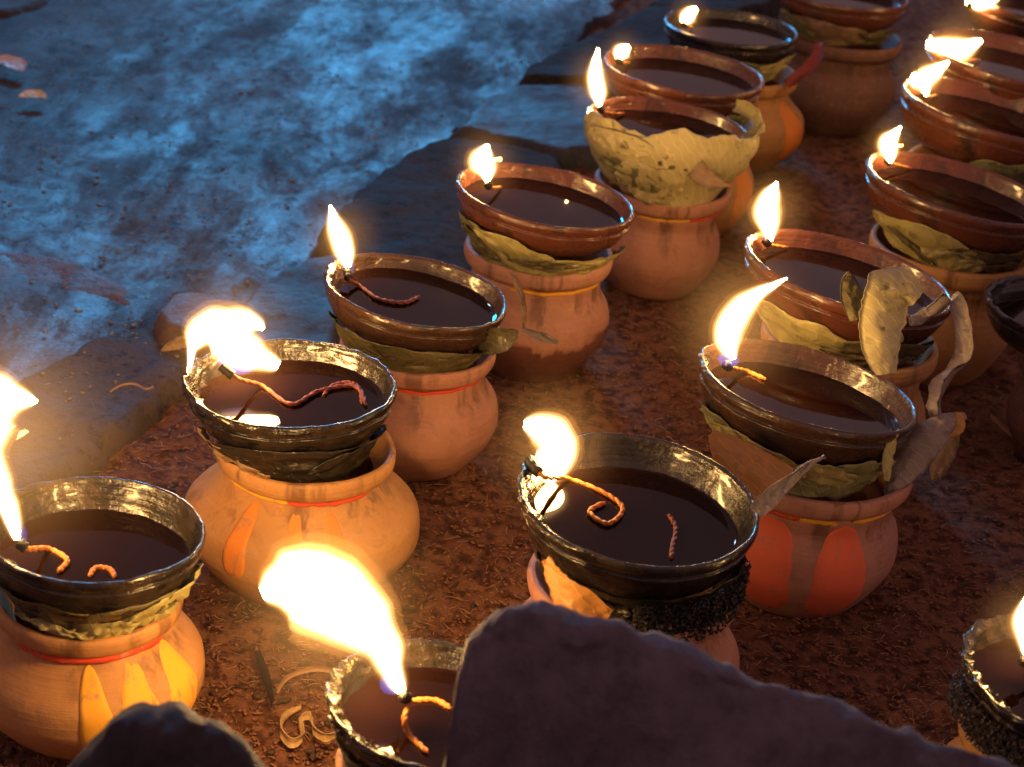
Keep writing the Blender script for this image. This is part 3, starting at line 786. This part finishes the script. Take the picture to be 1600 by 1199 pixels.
cE = leaf_cup('E', 'tall yellow leaf cup with brown spots rising over its lamp rim', [(-42, 44, -.019, .032, leaf_yellow, .001, -.002, 13), (20, 52, -.018, .040, leaf_yellow, .004, .002, 14), (-12, 26, -.034, .020, leaf_yellow, .007, 0, 15), (66, 34, -.008, .026, leaf_yellow, .003, .004, 16), (-36, 24, -.002, .010, leaf_yellow, .006, .002, 33)])
leaf_cup('G', 'leaf cup hidden behind the tall yellow one', [(50, 40, -.026, .012, leaf_green, .001, 0, 17)])
leaf_cup('R', 'ragged leaf cup under the farthest left row lamp', [(0, 60, -.022, .011, leaf_green, .002, 0, 18), (55, 40, -.020, .010, leaf_olive, .004, .004, 19)])
leaf_cup('T', 'grey dried leaf cup under the dark lamp at the top edge', [(-30, 60, -.024, .012, leaf_tan, .002, 0, 20), (40, 40, -.026, .008, leaf_dark, .002, 0, 34)])
cH = leaf_cup('H', 'charred crumbling leaf cup under the wide dark lamp', [(-10, 70, -.030, .012, leaf_char, .001, 0, 21), (50, 50, -.030, .014, leaf_char, .002, 0, 22)])
leaf_cup('I', 'green and yellow leaf cup above the red painted pot', [(-5, 50, -.032, .011, leaf_green, .001, 0, 23), (-32, 34, -.024, .008, leaf_olive, .003, -.003, 24), (34, 34, -.028, .013, leaf_green, .003, .003, 25), (-62, 26, -.022, .009, leaf_green, .002, 0, 26), (12, 20, -.025, .008, leaf_olive, .005, -.003, 35)])
leaf_cup('J', 'yellow leaf cup below the lamp behind the crescent flame', [(-30, 50, -.026, .012, leaf_olive, .001, -.002, 27), (30, 50, -.026, .011, leaf_dark, .002, 0, 28)])
leaf_cup('K', 'wrinkled olive leaf cup under the third right row lamp', [(-30, 50, -.025, .012, leaf_olive, .001, -.001, 29), (30, 50, -.027, .010, leaf_dark, .002, 0, 30), (-5, 26, -.030, .008, leaf_olive, .004, 0, 36)])
leaf_cup('L', 'olive leaf cup on the right edge under the leaning flame', [(20, 50, -.025, .012, leaf_green, .001, 0, 37)])
cO = leaf_cup('O', 'crusted black leaf cup of the lower right corner lamp', [(-40, 60, -.026, .013, leaf_char, .001, 0, 38)])
leaf_cup('N', 'dark oily leaf cup under the lamp with the largest flame', [(-30, 70, -.026, .012, leaf_dark, .001, 0, 39)])

def ring_pts(s, a0, a1, r0, r1, z0, z1):
    def f(R):
        a = ang(radians(R.uniform(a0, a1))); r = R.uniform(r0, r1) * s; z = R.uniform(z0, z1) * s
        return (cos(a) * r, sin(a) * r, z), None
    return f
crumbs(cH, ring_pts(LAMPS['H']['s'], 2, 86, .066, .0755, -.046, -.020), 1700, .0032, char_m, 'charred_crumbs', 1)
crumbs(cO, ring_pts(LAMPS['O']['s'], -100, 40, .070, .0765, -.030, -.003), 1700, .0028, m_plain('crust', (.07, .055, .045), .4, 200, .9, .002), 'charred_crumbs', 3)
cB = [o for o in COL.objects if o.name.startswith('leaf_cup')][1]
# soot lumps on the rims where the wicks lie
for key, a0, a1, n_, mt in (('A', -100, -55, 120, char_m), ('B', -125, -60, 200, char_m), ('N', -120, -30, 300, leaf_dark), ('H', -110, -55, 150, char_m), ('C', -115, -75, 60, leaf_dark), ('O', -110, -50, 200, leaf_dark), ('I', -110, -75, 50, char_m), ('D', -105, -80, 30, leaf_dark)):
    crumbs(LAMPS[key]['root'], ring_pts(LAMPS[key]['s'], a0, a1, .0685, .0755, -.004, .002), n_, .0018, mt, 'soot_crumbs', n_)

# ------------------------------------------------------------------ loose leaves round the right row
dI = LAMPS['I']['depth']; dJ = LAMPS['J']['depth']; dH = LAMPS['H']['depth']
def W3(lst, base):
    return [at_d(x, y, base + dd) for x, y, dd in lst]
ribbon('dry_leaf', W3([(1385, 585, .02), (1380, 540, .02), (1385, 490, .02), (1400, 452, .015), (1432, 432, .02)], dI), [.008, .015, .018, .019, .012], leaf_yellow, None, .3, RGT, .35, 1, 'pale curled leaf standing upright between the crescent flame lamp and the one behind', 'leaf')
ribbon('dry_leaf', W3([(1340, 500, .05), (1335, 470, .05), (1328, 440, .05), (1325, 425, .05)], dI), [.006, .009, .007, .001], leaf_dark, None, .5, RGT, .3, 2, 'small dark leaf tip leaning on the lamp rim left of the pale standing leaf', 'leaf')
ribbon('dry_leaf', W3([(1420, 500, .04), (1455, 492, .04), (1492, 470, .03), (1510, 520, .02), (1508, 565, .02), (1480, 600, .01), (1468, 640, .0), (1478, 662, .0)], dI), [.004, .006, .006, .007, .008, .010, .009, .003], leaf_ash, None, 1.6, RGT, .6, 3, 'twisted dry leaf strip arching down in a loop, right of the pale standing leaf', 'leaf')
ribbon('dry_leaf', W3([(1510, 650, .0), (1480, 664, -.01), (1440, 690, -.01), (1405, 735, -.01), (1385, 775, -.01)], dI), [.003, .009, .014, .012, .003], leaf_ash, None, .7, UPV, .5, 4, 'broad ashen dry leaf pointing down into the green leaf cup', 'leaf')
ribbon('dry_leaf', W3([(1495, 665, .01), (1478, 700, .01), (1465, 735, .01), (1460, 752, .01)], dI), [.003, .008, .006, .002], leaf_tan, None, .3, RGT, .5, 5, 'short brown leaf scrap hanging below the twisted strip', 'leaf')
ribbon('dry_leaf', W3([(1500, 645, -.005), (1493, 668, -.005), (1480, 682, -.005)], dI), [.003, .006, .002], leaf_orange, None, .3, RGT, .4, 6, 'tiny orange glowing leaf scrap at the twisted strip end', 'leaf')
ribbon('dry_leaf', W3([(1386, 752, -.05), (1388, 720, -.05), (1396, 690, -.05), (1402, 678, -.05)], dI), [.002, .004, .003, .0006], leaf_olive, None, .4, RGT, .4, 7, 'thin yellow leaf sliver standing under the crescent flame lamp', 'leaf')
ribbon('dry_leaf', W3([(1180, 800, .0), (1200, 780, .0), (1232, 751, .0), (1262, 727, .0), (1288, 712, .0)], dH), [.005, .006, .004, .002, .001], leaf_ash, None, .5, UPV, .35, 8, 'grey leaf stalk sticking out from the right rim of the wide dark lamp', 'leaf')
ribbon('dry_leaf', W3([(1235, 752, .09), (1180, 735, .09), (1140, 705, .09), (1112, 676, .09)], dH), [.010, .016, .013, .003], leaf_orange, None, .4, UPV, .3, 9, 'dull orange leaf tucked under the left side of the green leaf cup', 'leaf')
ribbon('dry_leaf', W3([(856, 872, -.075), (872, 905, -.08), (900, 938, -.085), (952, 962, -.08)], dH), [.003, .008, .012, .005], leaf_orange, None, .5, UPV, .3, 10, 'bright orange leaf below the left of the wide dark lamp', 'leaf')
dE = LAMPS['E']['depth']; dC = LAMPS['C']['depth']
ribbon('dry_leaf', W3([(1088, 262, -.075), (1108, 280, -.08), (1140, 290, -.085)], dE), [.010, .008, .001], leaf_tan, None, .3, UPV, .3, 11, 'pinkish leaf tip poking out below the tall yellow leaf cup', 'leaf')
ribbon('dry_leaf', W3([(1150, 165, -.01), (1180, 175, -.02), (1190, 195, -.03), (1160, 215, -.04)], dE), [.006, .008, .007, .004], leaf_olive, None, 1.0, UPV, .5, 12, 'rolled yellow leaf edge at the right of the tall leaf cup', 'leaf')
ribbon('dry_leaf', W3([(740, 545, .0), (765, 535, -.02), (785, 528, -.03), (808, 522, -.02)], dC), [.006, .010, .010, .003], m_leaf('leaf_shiny', (.12, .10, .06), (.2, .17, .1), .3, .12), None, .5, UPV, .5, 13, 'shiny wet leaf tip sticking out right of the bluish rimmed lamp', 'leaf')
dD = LAMPS['D']['depth']
ribbon('dry_leaf', W3([(800, 425, -.07), (812, 455, -.072), (820, 490, -.074), (817, 520, -.07)], dD), [.002, .003, .0025, .001], leaf_tan, None, .4, RGT, .4, 14, 'narrow brown leaf strip hanging down the oil soaked pot', 'leaf')
ribbon('dry_leaf', W3([(815, 515, -.075), (845, 525, -.077), (872, 535, -.077)], dD), [.002, .004, .002], leaf_ash, None, .4, UPV, .4, 15, 'whitish scrap stuck to the oil soaked pot', 'leaf')
dR = LAMPS['R']['depth']
ribbon('cloth_scrap', W3([(1280, 68, .0), (1274, 95, -.02), (1250, 118, -.03), (1228, 132, -.03)], dR), [.004, .007, .007, .006], m_plain('cloth_red', (.20, .028, .02), .7, 80, .5), None, .3, RGT, .3, 16, 'red cloth scrap hanging between the two farthest pots', 'cloth')
dB = LAMPS['B']['depth']
ribbon('dry_leaf', [at_z(x, y, .045) for x, y in ((252, 548), (270, 538), (292, 532), (315, 528))], [.001, .005, .005, .002], leaf_tan, None, .4, UPV, .4, 17, 'small pale leaf scrap on the kerb left of the spreading flame', 'leaf')
ribbon('string', [at_z(x, y, .034) for x, y in ((172, 612), (190, 602), (210, 600), (228, 608), (240, 604))], [.0008] * 5, fiber_m, None, .4, UPV, .4, 18, 'short pale string on the purple kerb stone', 'string', crumple=.0002)
ribbon('straw', [at_z(x, y, .008) for x, y in ((432, 1080), (450, 1058), (485, 1046), (520, 1048), (560, 1060))], [.0018] * 5, fiber_m, None, .4, UPV, .4, 19, 'long curved straw on the earth below the largest flame', 'straw', crumple=.0003)
ribbon('peel', [at_z(x, y, .008 + k * .0006) for k, (x, y) in enumerate(((470, 1105), (448, 1118), (440, 1140), (455, 1160), (472, 1150), (468, 1125), (485, 1118), (492, 1140), (510, 1152), (530, 1142)))], [.001, .003, .0034, .0034, .003, .003, .003, .0034, .003, .002], m_plain('peel', (.55, .36, .16), .5, 60, .4), None, .3, (0, .3, 1), .3, 20, 'curly yellow peel on the earth left of the lamp with largest flame', 'peel', crumple=.0004)
ribbon('twig', [at_z(x, y, .02) for x, y in ((1548, 648), (1570, 668), (1590, 684), (1620, 700))], [.0012, .0022, .0022, .001], fiber_m, None, .4, UPV, .5, 21, 'pale twig on dark earth at the right edge', 'twig', crumple=.0003)
ribbon('twig', [at_z(x, y, .012) for x, y in ((425, 1100), (412, 1060), (400, 1020))], [.003, .005, .003], char_m, None, .4, UPV, .5, 22, 'short charred twig on the earth beside the curved straw', 'twig', crumple=.0006)
ribbon('flower_petal', [at_z(x, y, .026) for x, y in ((30, 152), (45, 150), (60, 151), (71, 154))], [.002, .010, .011, .002], m_plain('petal_yellow', (.75, .55, .30), .6, 60, .3), None, .1, (0, 1, 0), .25, 23, 'yellow flower petal on the wet pavement near the left edge', 'petal')
ribbon('paper_scrap', [at_z(x, y, .026) for x, y in ((-10, 100), (8, 98), (25, 104), (34, 112))], [.006, .016, .014, .004], m_plain('paper_pink', (.62, .47, .42), .6, 60, .3), None, .1, (0, 1, 0), .25, 24, 'pinkish crumpled scrap on the wet pavement at the left edge', 'paper')

# ------------------------------------------------------------------ foreground rocks
def ridge_rock(name, outline, dpt, label, toward=.09, away=.12, seed=0., mat=None):
    ridge = [at_d(x, y, dpt + e) for x, y, e in outline]
    P = catmull([tuple(p) for p in ridge], 16); n = len(P)
    V, Fc = [], []; nv = 90; c0 = Vector((P[n // 2][0], P[n // 2][1], 0))
    for i, q in enumerate(P):
        top = Vector(q); e = min(i, n - 1 - i) / 6.; cap = sm(e)
        for j in range(nv + 1):
            v = j / nv * 2 - 1
            hz = top.z
            if v < 0:
                a = -v; p = Vector((top.x, top.y - toward * cap * (a ** .75), top.z - (hz + .02) * a ** 1.6))
            else:
                a = v; p = Vector((top.x, top.y + away * cap * (a ** .55), top.z - (hz + .02) * a ** 1.25))
            amp = min(1, .25 + abs(v) * 4)
            dn = Vector((fr(p, 9, seed, 4), fr(p, 9, seed + 5, 4), fr(p, 9, seed + 9, 4))) * .009 * amp
            dn += Vector((0, fr(p, 45, seed, 5) * .0055, fr(p, 60, seed + 3, 5) * .0034)); dn += Vector((0, -1, .3)) * (abs(noise.noise(Vector((p.x * 16 + seed, p.z * 16, p.y * 6)))) * -.005 * amp)
            V.append(p + dn - c0)
    for i in range(n - 1):
        for j in range(nv):
            Fc.append((i * (nv + 1) + j, (i + 1) * (nv + 1) + j, (i + 1) * (nv + 1) + j + 1, i * (nv + 1) + j + 1))
    Fc.append(tuple(range(nv, -1, -1))); Fc.append(tuple((n - 1) * (nv + 1) + j for j in range(nv + 1)))
    o = mesh_obj(name, V, Fc, mat or rock_m); o.location = c0
    return tag(o, label, 'rock')
ridge_rock('rock', [(640, 1420, .0), (668, 1300, .0), (694, 1190, .0), (708, 1110, .0), (722, 1040, .0), (742, 990, .0), (785, 958, .0), (830, 946, .0), (880, 958, .0), (950, 974, .0), (1040, 1000, -.005), (1120, 1032, -.01), (1180, 1066, -.015), (1280, 1100, -.02), (1400, 1144, -.03), (1520, 1182, -.035), (1640, 1212, -.04), (1800, 1240, -.05)], .90,
           'large dark purple rock filling the bottom right foreground', .09, .04, 1)
ridge_rock('rock', [(40, 1330, .0), (70, 1250, .0), (105, 1195, .0), (150, 1152, .0), (195, 1125, .0), (245, 1114, .0), (290, 1122, .0), (345, 1156, .0), (400, 1200, .0), (450, 1270, .0), (480, 1350, .0)], .86,
           'small dark rock tip at the bottom left in front of the petal painted pot', .08, .06, 5, rock_shaded)

# ------------------------------------------------------------------ straw, husk and grit on the earth
def scatter_fibers(name, n, mat, seed, lmin, lmax, rad, region, label, flake=False, zf=soil_z, zoff=.001):
    R = random.Random(seed); V, Fc = [], []
    tries = 0; made = 0
    while made < n and tries < n * 6:
        tries += 1
        px, py = region(R); p = at_z(px, py, 0)
        if (p - KA).dot(KN) > -.012 and zf is soil_z: continue
        if zf is not soil_z and (p - KA).dot(KN) < .01: continue
        made += 1
        L = R.uniform(lmin, lmax) * R.uniform(.4, 1); a = R.uniform(0, 2 * pi); cv = R.gauss(0, .8)
        q = Vector((p.x, p.y, zf(p.x, p.y) + zoff + R.uniform(0, .002))); k = len(V); ns = 4
        rr = rad * R.uniform(.5, 1.5); lift = R.uniform(-.1, .35)
        for i in range(ns + 1):
            d = Vector((cos(a), sin(a), lift * (1 - 2 * i / ns))); sd_ = Vector((-sin(a), cos(a), 0))
            w = rr * (1 if not flake else (1.6 if 0 < i < ns else .5)) * (.5 if i in (0, ns) else 1)
            V += [q + sd_ * w, q + Vector((0, 0, rr * .8)), q - sd_ * w]
            q = q + d * (L / ns); a += cv / ns
        for i in range(ns):
            b = k + i * 3
            for u, v in ((0, 1), (1, 2), (2, 0)): Fc.append((b + u, b + v, b + 3 + v, b + 3 + u))
    return tag(mesh_obj(name, V, Fc, mat), label, kind='stuff')
reg = lambda R: (R.uniform(-60, 1700), 1300 - 1340 * R.random() ** 1.25)
scatter_fibers('straw_litter', 6500, fiber_m, 5, .003, .016, .00035, reg, 'pale straw fibres strewn over the brown earth')
scatter_fibers('husk_litter', 11000, chip_m, 6, .002, .007, .0008, reg, 'brown husk and wood flakes strewn over the earth', True)
scatter_fibers('dark_litter', 1100, m_plain('dark_husk', (.06, .03, .02), .8, 60, .4), 7, .004, .014, .0013, reg, 'dark damp husk flakes among the litter', True)
regp = lambda R: (R.uniform(-40, 1100), R.uniform(-30, 760))
scatter_fibers('grit', 700, m_plain('grit_m', (.22, .17, .15), .7, 60, .4), 8, .002, .008, .0012, regp, 'grit and tiny crumbs on the wet pavement', True, zf=lambda x, y: .014)
